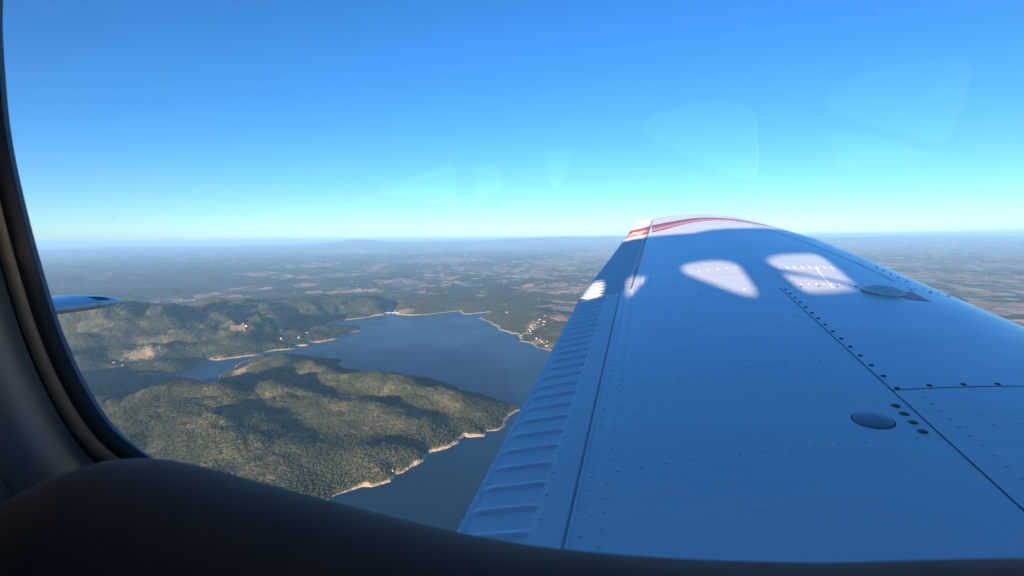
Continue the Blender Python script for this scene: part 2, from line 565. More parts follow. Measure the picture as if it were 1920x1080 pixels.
# ------------------------------------------------------------------ the woods on the near shores
N_CAND = 720000
cx_ = rng.uniform(-3000, 1000, N_CAND)
cy_ = rng.uniform(1050, 6200, N_CAND)
rr = np.hypot(cx_, cy_)
ang = np.degrees(np.arctan2(cx_, cy_))
keep = (ang > -46) & (ang < 14) & (rng.random(N_CAND) < np.clip((2300 / rr) ** 1.25, 0, 1))
cx_, cy_, rr = cx_[keep], cy_[keep], rr[keep]
hh, dd = terrain_height(cx_, cy_)
dens = 0.62 + 1.5 * fbm(cx_, cy_, 210, 4, 901, 0.6) + 0.25 * smooth(140, 20, dd) - 1.0 * blobs(cx_, cy_, BARE, 0.7) - 1.5 * smooth(0.25, 0.5, blobs(cx_, cy_, FIELDS, 0.8))
pond = np.zeros(cx_.shape, dtype=bool)
for (px, py), pr in zip(PONDS, PONDR):
    pond |= np.hypot(cx_ - px, (cy_ - py) * 1.1) < pr * 1.3
keep = (dd > 15) & (rng.random(cx_.size) < dens) & ~pond
cx_, cy_, rr, hh, dd = cx_[keep], cy_[keep], rr[keep], hh[keep], dd[keep]
size = rng.uniform(1.05, 2.3, cx_.size) * (1 + 0.8 * smooth(190, 20, dd) * rng.random(cx_.size)) * (1 + 0.35 * smooth(2500, 5000, rr))
tz = hh - ALT - (cx_ ** 2 + cy_ ** 2) / (2 * 7.4e6) * 0.35 + size * 0.45
fm = bpy.data.meshes.new('woodland')
fm.vertices.add(cx_.size)
fm.vertices.foreach_set('co', np.stack([cx_, cy_, tz], axis=1).astype(np.float32).ravel())
fm.attributes.new('size', 'FLOAT', 'POINT').data.foreach_set('value', size.astype(np.float32))
fm.attributes.new('turn', 'FLOAT', 'POINT').data.foreach_set('value', (rng.random(cx_.size) * 6.28).astype(np.float32))
fm.attributes.new('sort', 'INT', 'POINT').data.foreach_set('value', rng.integers(0, 3, cx_.size).astype(np.int32))
woods = bpy.data.objects.new('woodland', fm)
COL.objects.link(woods)
tag(woods, 'scrubby green oak and pine wood covering the lake shores', 'woodland', kind='stuff')

w = NT('tree_crown')
rnd = w.n('ObjectInfo').outputs['Random']
tramp = w.n('ValToRGB')
te = tramp.color_ramp.elements
te[0].color = (0.023, 0.034, 0.014, 1)
te[1].color = (0.066, 0.062, 0.030, 1)
e = te.new(0.45)
e.color = (0.033, 0.042, 0.018, 1)
e = te.new(0.8)
e.color = (0.049, 0.053, 0.023, 1)
w.set(tramp.inputs[0], rnd)
leaf = w.noise(w.coords(), 3.5, 4.0, 0.7)
c = w.mix(w.math('MULTIPLY', w.ramp(leaf, 0.42, 0.62), 0.6), tramp.outputs[0], (0.012, 0.018, 0.007))
CROWN = w.done(w.principled(Base_Color=c, Roughness=0.9, Specular_IOR_Level=0.15, Normal=w.bump(leaf, 0.25, 0.8)))
fm.materials.append(CROWN)

ng = bpy.data.node_groups.new('woodland_trees', 'GeometryNodeTree')
ng.interface.new_socket('Geometry', in_out='INPUT', socket_type='NodeSocketGeometry')
ng.interface.new_socket('Geometry', in_out='OUTPUT', socket_type='NodeSocketGeometry')
gi = ng.nodes.new('NodeGroupInput')
go = ng.nodes.new('NodeGroupOutput')
join = ng.nodes.new('GeometryNodeJoinGeometry')
lk = ng.links.new


def named(kind, name):
    nd = ng.nodes.new('GeometryNodeInputNamedAttribute')
    nd.data_type = kind
    nd.inputs['Name'].default_value = name
    return nd.outputs['Attribute']


for k in range(3):
    ico = ng.nodes.new('GeometryNodeMeshIcoSphere')
    ico.inputs['Radius'].default_value = 1.0
    ico.inputs['Subdivisions'].default_value = 2
    nz = ng.nodes.new('ShaderNodeTexNoise')
    nz.noise_dimensions = '4D'
    nz.inputs['W'].default_value = 3.7 * k
    nz.inputs['Scale'].default_value = 1.5
    nz.inputs['Detail'].default_value = 2.0
    sub = ng.nodes.new('ShaderNodeVectorMath')
    sub.operation = 'SUBTRACT'
    sub.inputs[1].default_value = (0.5, 0.5, 0.45)
    lk(nz.outputs['Color'], sub.inputs[0])
    mul = ng.nodes.new('ShaderNodeVectorMath')
    mul.operation = 'MULTIPLY'
    mul.inputs[1].default_value = (1.5, 1.5, 1.2)
    lk(sub.outputs[0], mul.inputs[0])
    sp = ng.nodes.new('GeometryNodeSetPosition')
    lk(ico.outputs['Mesh'], sp.inputs['Geometry'])
    lk(mul.outputs[0], sp.inputs['Offset'])
    tr = ng.nodes.new('GeometryNodeTransform')
    tr.inputs['Scale'].default_value = ((1.05, 0.95, 1.0), (1.1, 1.1, 0.8), (0.85, 0.9, 1.25))[k]
    lk(sp.outputs[0], tr.inputs['Geometry'])
    sm = ng.nodes.new('GeometryNodeSetMaterial')
    sm.inputs['Material'].default_value = CROWN
    lk(tr.outputs[0], sm.inputs['Geometry'])
    iop = ng.nodes.new('GeometryNodeInstanceOnPoints')
    lk(gi.outputs[0], iop.inputs['Points'])
    lk(sm.outputs[0], iop.inputs['Instance'])
    cmp_ = ng.nodes.new('FunctionNodeCompare')
    cmp_.data_type = 'INT'
    cmp_.operation = 'EQUAL'
    lk(named('INT', 'sort'), [s for s in cmp_.inputs if s.enabled and s.name == 'A'][0])
    [s for s in cmp_.inputs if s.enabled and s.name == 'B'][0].default_value = k
    lk(cmp_.outputs[0], iop.inputs['Selection'])
    cb = ng.nodes.new('ShaderNodeCombineXYZ')
    lk(named('FLOAT', 'turn'), cb.inputs['Z'])
    lk(cb.outputs[0], iop.inputs['Rotation'])
    lk(named('FLOAT', 'size'), iop.inputs['Scale'])
    lk(iop.outputs[0], join.inputs[0])
lk(join.outputs[0], go.inputs[0])
md = woods.modifiers.new('trees', 'NODES')
md.node_group = ng

# ------------------------------------------------------------------ bridge over the mouth of the gorge
CONC = paint('pale_concrete', (0.42, 0.37, 0.31), 0.8, 0.2, scale=0.05)


def box_mesh(x0, x1, y0, y1, z0, z1):
    v = [(x0, y0, z0), (x1, y0, z0), (x1, y1, z0), (x0, y1, z0), (x0, y0, z1), (x1, y0, z1), (x1, y1, z1), (x0, y1, z1)]
    f = [(3, 2, 1, 0), (4, 5, 6, 7), (0, 1, 5, 4), (1, 2, 6, 5), (2, 3, 7, 6), (3, 0, 4, 7)]
    return v, f


def boxes(name, lst, mat, parent=None):
    V, Fc = [], []
    for b in lst:
        v, f = box_mesh(*b)
        k = len(V)
        V += v
        Fc += [tuple(i + k for i in q) for q in f]
    return mesh_obj(name, V, Fc, mat, parent, smooth=False)


P0, P1 = BRIDGE
bl = math.hypot(P1[0] - P0[0], P1[1] - P0[1])
br = bpy.data.objects.new('road_bridge', None)
COL.objects.link(br)
br.location = (P0[0], P0[1], -ALT)
br.rotation_euler = (0, 0, math.atan2(P1[1] - P0[1], P1[0] - P0[0]))
tag(br, 'long white concrete road bridge crossing the mouth of the gorge', 'bridge')
boxes('deck', [(-45, bl + 45, -5, 5, 13.0, 15.2)], CONC, br)
boxes('parapet', [(-45, bl + 45, -5.4, -4.6, 15.203, 16.4)], CONC, br)
boxes('parapet', [(-45, bl + 45, 4.6, 5.4, 15.203, 16.4)], CONC, br)
for k in (0.22, 0.5, 0.78):
    boxes('pier', [(bl * k - 2.6, bl * k + 2.6, -4.2, 4.2, -16, 12.997)], CONC, br)
for k in (0, 1):
    boxes('abutment', [((-40, -8)[k] if k == 0 else bl + 8, -8 if k == 0 else bl + 40, -4.8, 4.8, -6, 12.99)], CONC, br)

# ------------------------------------------------------------------ houses
WALLS = [paint('rendered_wall', (0.36, 0.28, 0.20), 0.85, 0.15, scale=0.3), paint('white_rendered_wall', (0.42, 0.37, 0.31), 0.85, 0.12, scale=0.3)]
ROOF = paint('clay_roof', (0.42, 0.22, 0.13), 0.85, 0.3, scale=0.4)


def house_mesh(name, lx, ly, hz, wall):
    x, y, ov = lx / 2, ly / 2, 0.5
    rz = hz + ly * 0.24
    V = [(-x, -y, -4), (x, -y, -4), (x, y, -4), (-x, y, -4), (-x, -y, hz), (x, -y, hz), (x, y, hz), (-x, y, hz), (-x, 0, rz), (x, 0, rz)]
    Fc = [(0, 1, 5, 4), (2, 3, 7, 6), (1, 2, 6, 9, 5), (3, 0, 4, 8, 7)]
    fm_ = [0] * 4
    k = len(V)
    e = ov
    dz = 0.24 * 2 * e / 1.0 * 0.5
    V += [(-x - e, -y - e, hz - dz + 0.15), (x + e, -y - e, hz - dz + 0.15), (x + e, 0, rz + 0.15), (-x - e, 0, rz + 0.15), (x + e, y + e, hz - dz + 0.15), (-x - e, y + e, hz - dz + 0.15)]
    Fc += [(k, k + 1, k + 2, k + 3), (k + 3, k + 2, k + 4, k + 5)]
    fm_ += [1, 1]
    me_ = bpy.data.meshes.new(name)
    me_.from_pydata(V, [], Fc)
    me_.materials.append(WALLS[wall])
    me_.materials.append(ROOF)
    me_.polygons.foreach_set('material_index', np.array(fm_, dtype=np.int32))
    me_.update()
    return me_


HOUSES = [house_mesh('house', 13, 8, 5.5, 0), house_mesh('house', 10, 8, 6.5, 1), house_mesh('house', 18, 9, 5, 1), house_mesh('house', 12, 9, 7.5, 0)]


def put_houses(lst, label, group, sc=1.0):
    for i, (hx, hy) in enumerate(lst):
        gh, gd = terrain_height(np.array([float(hx)]), np.array([float(hy)]))
        if gd[0] < 12:
            continue
        o = bpy.data.objects.new('house', HOUSES[(i * 7 + i // 3) % 4])
        COL.objects.link(o)
        s = sc * random.uniform(0.8, 1.25)
        o.scale = (s, s, s)
        o.location = (hx, hy, float(gh[0]) - ALT - (hx * hx + hy * hy) / (2 * 7.4e6) * 0.35)
        o.rotation_euler = (0, 0, random.choice((0.2, 1.7, 0.5, 2.9)) + random.uniform(-0.3, 0.3))
        tag(o, label, 'house', group)


extra = []
for (hx, hy) in VILLAGE:
    extra.append((hx, hy))
    extra.append((hx + random.uniform(-28, 28), hy + random.uniform(-60, 60)))
put_houses(extra, 'pale house in the hillside village above the right shore of the lake', 'houses of the lakeside village', 0.7)
put_houses(SLOPEH, 'pale house standing alone in the woods behind the lakeside village', 'houses in the woods behind the village', 0.9)
left_shore = [p for p in SCAT if p[1] < 4200]
right_plain = [p for p in SCAT if p[0] > 5000]
left_plain = [p for p in SCAT if p[1] >= 4200 and p[0] < -3000]
mid_plain = [p for p in SCAT if p not in left_shore and p not in right_plain and p not in left_plain]
put_houses(left_shore, 'small pale house in the woods above the left arm of the lake', 'houses above the left arm of the lake', 0.9)
put_houses(left_plain, 'tiny pale farmhouse among tan fields in the plain at far left', 'farmhouses in the left plain', 1.0)
put_houses(mid_plain, 'tiny pale farmhouse in the plain straight beyond the road bridge', 'farmhouses beyond the bridge', 1.0)
put_houses(right_plain, 'tiny pale farmhouse in the field country beyond the leading edge of the wing', 'farmhouses beyond the wing', 1.0)
put_houses(NEARH, 'tiny white cabin among trees on the near wooded headland', 'cabins on the headland', 0.5)

# ------------------------------------------------------------------ the aircraft: local x forward, y out along the left wing, z up
plane = bpy.data.objects.new('light_aircraft', None)
COL.objects.link(plane)
plane.rotation_euler = (0, 0, -YAW)
tag(plane, 'white low-wing light aircraft with red stripes at the wing tip, seen from its cabin', 'aircraft')

WHITE = paint('white_aircraft_paint', (0.78, 0.78, 0.79), 0.32, 0.025, coat=0.3, scale=2.0, bumpd=0.005, streak=0.16)
WHITE2 = paint('flap_paint', (0.76, 0.76, 0.78), 0.42, 0.08, scale=4.0)
RED = paint('red_stripe_paint', (0.32, 0.085, 0.12), 0.4, 0.12)
MAUVE = paint('grey_stripe_paint', (0.44, 0.28, 0.32), 0.4, 0.12)
DARKGAP = paint('dark_gap', (0.02, 0.02, 0.022), 0.7, 0.1)  # near-black for edges, rings and gaps; gap shade is put into this colour
SEALANT = paint('seam_sealant', (0.10, 0.11, 0.13), 0.6, 0.2)
SCREWM = paint('dark_screw_head', (0.045, 0.04, 0.04), 0.5, 0.3, scale=60)
BRASS = paint('worn_brown_fastener', (0.16, 0.13, 0.09), 0.45, 0.5, scale=60)
PLUG = paint('blue_grey_plug', (0.30, 0.33, 0.38), 0.4, 0.15)
CAPM = paint('worn_grey_cap', (0.82, 0.80, 0.74), 0.35, 0.05, scale=20)

DIH = math.radians(7.322)
CD, SD = math.cos(DIH), math.sin(DIH)


def W(a, s, n):
    """wing coordinates (forward, along the span, off the wing plane) to aircraft coordinates"""
    return (a, s * CD - n * SD, s * SD + n * CD)


def ip(x, xs, ys):
    return float(np.interp(x, xs, ys))


def a_le(s): return ip(s, [0.4, 2.5, 3.4, 4.2, 5.2, 5.7, 5.9, 6.0], [1.30, 1.30, 1.295, 1.265, 1.12, 1.0, 0.88, 0.72])
def a_te(s): return ip(s, [0.4, 2.5, 3.3, 4.1, 6.0], [-0.33, -0.33, -0.272, -0.222, -0.117])
def n_te(s): return ip(s, [0.4, 2.5, 6.0], [-0.62, -0.62, -0.584])
def n_cr(s): return ip(s, [0.4, 2.5, 5.8, 5.95, 6.0], [-0.51, -0.51, -0.50, -0.505, -0.54])


def n_up(a, s):
    le, te = a_le(s), a_te(s)
    x = min(max((le - a) / (le - te), 0), 1)
    nt, nc_ = n_te(s), n_cr(s)
    nn = nt - 0.01
    if x < 0.43:
        return nn + (nc_ - nn) * math.sqrt(max(0, 1 - ((0.43 - x) / 0.43) ** 2.3))
    return nt + (nc_ - nt) * (1 - ((x - 0.43) / 0.57) ** 1.8)


def n_lo(a, s):
    le, te = a_le(s), a_te(s)
    x = min(max((le - a) / (le - te), 0), 1)
    nt = n_te(s)
    th = 0.105 * (le - te) / 1.63
    return nt - 0.01 * (1 - x) - th * (math.sqrt(max(0, 1 - ((0.4 - x) / 0.4) ** 2.2)) if x < 0.4 else (1 - ((x - 0.4) / 0.6) ** 1.6))


def a_hinge(s):
    if s <= 2.5:
        return -0.120
    return ip(s, [2.5, 4.25, 5.86], [-0.072, -0.010, 0.058])


def loft(name, secs, mat, parent, close=True, caps=True):
    """secs: equal-length rings of points"""
    n = len(secs[0])
    V = [p for s in secs for p in s]
    Fc = []
    for i in range(len(secs) - 1):
        for j in range(n if close else n - 1):
            k = (j + 1) % n
            Fc.append((i * n + j, i * n + k, (i + 1) * n + k, (i + 1) * n + j))
    if caps:
        Fc.append(tuple(range(n)))
        Fc.append(tuple(range((len(secs) - 1) * n, len(secs) * n)))
    return fix_normals(mesh_obj(name, V, Fc, mat, parent))


def wing_ring(s, rear, nu=46, nl=16):
    le = a_le(s)
    ring = []
    for i in range(nu + 1):
        t = i / nu
        a = le - (le - rear) * (t ** 1.9 if t < 0.5 else 0.5 ** 1.9 + (t - 0.5) / 0.5 * (1 - 0.5 ** 1.9))
        ring.append(W(a, s, n_up(a, s)))
    for i in range(nl):
        t = 1 - i / nl
        a = le - (le - rear) * t ** 1.6
        ring.append(W(a, s, n_lo(a, s)))
    return ring


# the skin steps forward where the flap ends and the aileron begins
S_IN = [0.42 + 2.078 * i / 40 for i in range(41)]
S_OUT = [2.5 + 3.36 * i / 70 for i in range(71)]
wing = sharp(loft('left_wing', [wing_ring(s, a_hinge(s)) for s in S_IN] + [wing_ring(2.4985, a_hinge(2.5001))] + [wing_ring(s, a_hinge(max(s, 2.5001))) for s in S_OUT[1:]], WHITE, plane), 40)
S_TIP = [5.861, 5.88, 5.9, 5.92, 5.94, 5.955, 5.97, 5.985, 5.995, 6.0]
tip_secs = []
for s in S_TIP:
    k = (s - 5.861) / 0.139
    ring = wing_ring(s, a_te(s) + 0.03 * k * k)
    mid_n = n_te(s) - 0.02
    f = math.sqrt(max(0.0, 1 - k ** 2.4)) if k < 1 else 0.0
    out = []
    for p in ring:
        base = Vector(W(p[0], s, mid_n))
        out.append(tuple(base + (Vector(p) - base) * (0.25 + 0.75 * f)))
    tip_secs.append(out)
sharp(loft('wing_tip_cap', tip_secs, WHITE, wing), 50)


def bead_profile(u, width):
    """rounded bead, u metres off its centre line"""
    t = abs(u) / (width * 0.5)
    return 0.0 if t >= 1 else (math.cos(PI * t) + 1) * 0.5


def control_surface(name, s0, s1, ds, front, drop, pitch, width, height, b0, b1, parent, phase=0.0, te_strip=True, droop=0.0):
    """flap or aileron with pressed stiffening beads; front/b0/b1 are functions of s or offsets"""
    ns = int((s1 - s0) / ds) + 1
    secs = []
    for i in range(ns + 1):
        s = s0 + (s1 - s0) * i / ns
        af, at = front(s), a_te(s)
        ring = []
        nu = 40
        u = ((s - s0 + phase) % pitch) - pitch / 2
        bp = bead_profile(u, width)
        for j in range(nu + 1):
            t = j / nu
            a = af + (at - af) * t
            n = n_up(a, s) - drop - droop * t
            if t < 0.02:
                n -= 0.008 * (1 - t / 0.02) ** 2
            q0, q1 = b0(s), b1(s)
            if a < q0 + 0.004:
                n -= 0.0022 * min(1.0, (q0 + 0.004 - a) / 0.004)
            if q1 < a < q0:
                e = min((q0 - a), (a - q1)) / 0.012
                n += height * bp * min(1.0, e) ** 0.7
            if te_strip and a < at + 0.012:
                n += 0.0018
            ring.append(W(a, s, n))
        ring.append(W(at - 0.001, s, n_up(at, s) - drop - droop - 0.006))
        for j in range(8):
            t = 1 - j / 8
            a = af + (at - af) * t
            ring.append(W(a, s, n_up(a, s) - drop - droop * t - 0.006 - 0.07 * (1 - t)))
        secs.append(ring)
    return sharp(loft(name, secs, WHITE2, parent), 48)


flap = control_surface('flap', 0.42, 2.484, 0.0042, lambda s: -0.1222, 0.0035, 0.0735, 0.026, 0.0052, lambda s: -0.187, lambda s: -0.316, plane, phase=0.012, droop=0.010)
aileron = control_surface('aileron', 2.508, 5.85, 0.0055, lambda s: a_hinge(max(s, 2.5001)) - 0.006, 0.0015, 0.078, 0.024, 0.0065, lambda s: a_hinge(max(s, 2.5001)) - 0.026, lambda s: a_te(s) + 0.012, plane)
# near-black block behind the hinge line, colouring in the shade of the gaps
for (s0, s1) in ((0.42, 2.49), (2.51, 5.85)):
    secs = []
    for i in range(13):
        s = s0 + (s1 - s0) * i / 12
        a = a_hinge(max(s, 2.5001)) if s0 > 2 else -0.12
        secs.append([W(a + 0.004, s, n_up(a, s) - 0.004), W(a - 0.0015, s, n_up(a, s) - 0.012), W(a - 0.0015, s, n_up(a, s) - 0.05), W(a + 0.004, s, n_up(a, s) - 0.05)])
    loft('hinge_gap_shade', secs, DARKGAP, wing)


def on_wing(a, s, lift=0.0):
    """point and unit normal of the upper skin"""
    e = 0.004
    p = Vector(W(a, s, n_up(a, s)))
    ta = Vector(W(a + e, s, n_up(a + e, s))) - Vector(W(a - e, s, n_up(a - e, s)))
    ts = Vector(W(a, s + e, n_up(a, s + e))) - Vector(W(a, s - e, n_up(a, s - e)))
    nn = ta.cross(ts).normalized()
    if nn.z < 0:
        nn = -nn
    return p + nn * lift, nn, ta.normalized()


def strip(name, pts, width, hgt, mat, parent, step=0.04):
    """thin raised strip that follows the skin along (a, s) points"""
    dense = []
    for p, q in zip(pts[:-1], pts[1:]):
        k = max(1, int(math.hypot(q[0] - p[0], q[1] - p[1]) / step))
        dense += [(p[0] + (q[0] - p[0]) * i / k, p[1] + (q[1] - p[1]) * i / k) for i in range(k)]
    dense.append(pts[-1])
    secs = []
    for i, (a, s) in enumerate(dense):
        p, q = dense[max(0, i - 1)], dense[min(len(dense) - 1, i + 1)]
        da, ds_ = q[0] - p[0], q[1] - p[1]
        L_ = math.hypot(da, ds_)
        pa, ps = -ds_ / L_ * width / 2, da / L_ * width / 2
        ring = []
        for (k, up) in ((-1.0, -0.002), (-1.0, hgt), (1.0, hgt), (1.0, -0.002)):
            ring.append(tuple(on_wing(a + pa * k, s + ps * k, up)[0]))
        secs.append(ring)
    return sharp(loft(name, secs, mat, parent), 30)


# seams
strip('panel_seam', [(0.537, 0.45), (0.537, 2.30)], 0.0030, 0.0006, SEALANT, wing)
strip('panel_seam', [(0.538, 1.250), (0.69, 1.291), (0.83, 1.328), (1.0, 1.375), (1.15, 1.41)], 0.0030, 0.0006, SEALANT, wing)
strip('panel_seam', [(0.585, 2.32), (0.578, 3.3), (0.525, 4.45), (0.475, 5.86)], 0.005, 0.0012, WHITE, wing)
strip('panel_seam', [(1.055, 2.55), (1.062, 3.0), (1.025, 3.65), (0.91, 4.55), (0.80, 5.5)], 0.003, 0.0006, SEALANT, wing)
strip('skin_lip', [(-0.1165, 0.45), (-0.1165, 2.47)], 0.0065, 0.0012, WHITE, wing, 0.1)


# stripes round the tip, painted on the wing and on the aileron
def stripe_edge(a, t):
    s_in = ip(a, [-0.22, 0.0, 0.12, 0.24, 0.36, 0.484, 0.6, 0.72, 0.85, 0.97, 1.1], [4.56, 4.62, 4.70, 4.84, 4.98, 5.07, 5.10, 5.08, 4.98, 4.80, 4.6])
    s_out = ip(a, [-0.22, 0.0, 0.12, 0.25, 0.37, 0.5, 0.62, 0.74, 0.88, 0.97, 1.1], [5.12, 5.20, 5.24, 5.29, 5.35, 5.40, 5.37, 5.30, 5.15, 4.96, 4.7])
    return s_in + (s_out - s_in) * t


def stripe(name, t0, t1, mat):
    for k, (lo, hi, lift, par) in enumerate(((0.036, 1.11, 0.0008, wing), (-0.20, 0.026, 0.0012, aileron))):
        V, Fc = [], []
        na, nb = (64, 5) if k == 0 else (30, 40)
        for i in range(na + 1):
            a = lo + (hi - lo) * i / na
            for j in range(nb + 1):
                s = stripe_edge(a, t0 + (t1 - t0) * j / nb)
                ah = a_hinge(s)
                aa = max(a, ah + 0.004) if k == 0 else min(max(a, a_te(s) + 0.002), ah - 0.008)
                n = n_up(aa, s) + lift
                if k == 1:
                    u = ((s - 2.508) % 0.078) - 0.039
                    n += -0.0015 - (0.0022 if aa < ah - 0.026 else 0) + (0.0065 * bead_profile(u, 0.024) * min(1, min(ah - 0.026 - aa, aa - a_te(s) - 0.012) / 0.012) ** 0.7 if a_te(s) + 0.012 < aa < ah - 0.026 else 0) + 0.0012
                V.append(W(aa, s, n))
        for i in range(na):
            for j in range(nb):
                q = i * (nb + 1) + j
                Fc.append((q, q + nb + 1, q + nb + 2, q + 1))
        o = mesh_obj(name, V, Fc, mat, par)
        md_ = o.modifiers.new('sheet', 'SOLIDIFY')
        md_.thickness = 0.0004


stripe('red_stripe', 0.0, 0.2, RED)
stripe('grey_stripe', 0.22, 0.50, MAUVE)
stripe('red_stripe', 0.52, 1.0, RED)


def dome_mesh(name, radius, hgt, mat, seg=8, rings=2, skirt=0.0, flat=0.0):
    V, Fc = [], []
    for k in range(rings):
        t = k / rings
        rr_ = radius * math.cos(t * PI / 2) if flat == 0 else radius * (1 - flat * t)
        z_ = hgt * math.sin(t * PI / 2)
        for i in range(seg):
            V.append((rr_ * math.cos(2 * PI * i / seg), rr_ * math.sin(2 * PI * i / seg), z_))
    V.append((0, 0, hgt))
    for k in range(rings - 1):
        for i in range(seg):
            j = (i + 1) % seg
            Fc.append((k * seg + i, k * seg + j, (k + 1) * seg + j, (k + 1) * seg + i))
    for i in range(seg):
        Fc.append(((rings - 1) * seg + i, (rings - 1) * seg + (i + 1) % seg, rings * seg))
    if skirt:
        k = len(V)
        for i in range(seg):
            V.append((radius * math.cos(2 * PI * i / seg), radius * math.sin(2 * PI * i / seg), -skirt))
        for i in range(seg):
            j = (i + 1) % seg
            Fc.append((i, k + i, k + j, j))
    return V, Fc


# rivets: too small to pick apart, one part
def frame_at(a, s, lift=0.0):
    p, nn, ta = on_wing(a, s, lift)
    tb = nn.cross(ta)
    return Matrix(((ta.x, tb.x, nn.x, p.x), (ta.y, tb.y, nn.y, p.y), (ta.z, tb.z, nn.z, p.z), (0, 0, 0, 1)))


riv = []


def riv_line(p, q, gap, jit=0.0):
    k = max(1, int(round(math.hypot(q[0] - p[0], q[1] - p[1]) / gap)))
    for i in range(k + 1):
        t = i / k
        riv.append((p[0] + (q[0] - p[0]) * t + random.uniform(-jit, jit), p[1] + (q[1] - p[1]) * t + random.uniform(-jit, jit)))


riv_line((-0.098, 0.55), (-0.098, 2.45), 0.042, 0.0005)
riv_line((-0.066, 0.57), (-0.066, 2.45), 0.042, 0.0005)
for s0 in (0.905, 1.318, 1.75, 2.17, 2.66, 3.15, 3.66, 4.20):
    riv_line((-0.05 + 0.03 * (s0 > 2.5), s0), (0.49, s0 + 0.122 + 0.02 * (s0 > 2)), 0.048, 0.001)
riv_line((0.585, 0.5), (0.585, 1.22), 0.035, 0.0005)
riv_line((0.60, 1.09), (0.95, 1.19), 0.05)
riv_line((0.63, 0.80), (0.95, 0.90), 0.05)
riv_line((0.604, 2.36), (1.18, 2.46), 0.030)
riv_line((0.60, 2.72), (0.95, 2.79), 0.035)
riv_line((0.60, 2.75), (0.95, 2.82), 0.035)
riv_line((0.74, 2.33), (0.80, 2.76), 0.045)
riv_line((0.62, 3.4), (1.0, 3.47), 0.04)
riv_line((0.60, 4.30), (0.9, 4.36), 0.04)
riv_line((1.085, 2.5), (1.075, 3.1), 0.035)
riv_line((-0.02, 2.55), (-0.02, 2.72), 0.03)
riv_line((0.01, 2.55), (0.02, 2.72), 0.03)
riv_line((0.07, 4.88), (0.45, 5.10), 0.045)
riv_line((0.5, 5.10), (0.95, 5.05), 0.045)
riv_line((0.10, 5.50), (0.75, 5.62), 0.045)
V, Fc = [], []
dv, df = dome_mesh('r', 0.0042, 0.0021, None, 8, 2)
for (a, s) in riv:
    m = frame_at(a, s)
    k = len(V)
    V += [tuple(m @ Vector(v)) for v in dv]
    Fc += [tuple(i + k for i in f) for f in df]
o = mesh_obj('rivet_rows', V, Fc, WHITE, wing)
tag(o, kind='stuff')
V, Fc = [], []
for i in range(28):
    for (a, dy_) in ((-0.199, 0.0), (-0.178, 0.03)):
        s = 0.45 + 0.0735 * i + dy_
        if s > 2.47:
            continue
        p = Vector(W(a, s, n_up(a, s) - 0.0035 - 0.010 * (a + 0.1225) / (-0.2075) - (0.0022 if a < -0.187 else 0)))
        k = len(V)
        V += [(p.x + v[0], p.y + v[1], p.z + v[2] - 0.0001) for v in dv]
        Fc += [tuple(q + k for q in f) for f in df]
tag(mesh_obj('rivet_rows', V, Fc, WHITE2, flap), kind='stuff')


# screws
def screw_mesh(name, radius, mat):
    V, Fc = [], []
    seg = 14
    prof = ((radius, -0.001), (radius, 0.0006), (radius * 0.72, 0.0016), (radius * 0.32, 0.0018), (radius * 0.26, 0.0004))
    for (r_, z_) in prof:
        for i in range(seg):
            V.append((r_ * math.cos(2 * PI * i / seg), r_ * math.sin(2 * PI * i / seg), z_))
    for k in range(len(prof) - 1):
        for i in range(seg):
            j = (i + 1) % seg
            Fc.append((k * seg + i, k * seg + j, (k + 1) * seg + j, (k + 1) * seg + i))
    Fc.append(tuple(range((len(prof) - 1) * seg, len(prof) * seg)))
    me_ = bpy.data.meshes.new(name)
    me_.from_pydata(V, [], Fc)
    me_.materials.append(mat)
    me_.update()
    return me_


SM, BG = screw_mesh('screw', 0.0058, SCREWM), screw_mesh('washer_screw', 0.0088, BRASS)


def put_on_wing(name, me_, a, s, lift=0.0004):
    o_ = bpy.data.objects.new(name, me_)
    COL.objects.link(o_)
    o_.parent = wing
    o_.matrix_local = frame_at(a, s, lift)
    return o_


for i in range(15):
    put_on_wing('screw', SM, 0.552, 1.262 + 0.0715 * i)
for i in range(7):
    put_on_wing('screw', SM, 0.626 + 0.074 * i, 1.289 + 0.0185 * i)
for i in range(9):
    if i not in (4, 5):
        put_on_wing('screw', SM, 0.622 + 0.0715 * i, 2.318 + 0.012 * i)
for i in range(4):
    put_on_wing('washer_screw', BG, 0.512, 1.167 - 0.0375 * i)
for i in range(5):
    put_on_wing('screw', SM, 1.128 + 0.002 * i, 2.62 + 0.085 * i)

# round inspection plug
V, Fc = dome_mesh('plug', 0.0345, 0.0042, None, 36, 5, skirt=0.004)
me_ = mesh_obj('inspection_plug', V, Fc, PLUG, wing)
me_.matrix_local = frame_at(0.4445, 1.095, 0.001)
V, Fc = dome_mesh('rim', 0.0375, 0.0007, None, 36, 2, skirt=0.003)
o = mesh_obj('plug_gap_shade', V, Fc, DARKGAP, wing)  # dark disc that colours in the shaded gap round the plug
o.matrix_local = frame_at(0.4445, 1.095, 0.0)

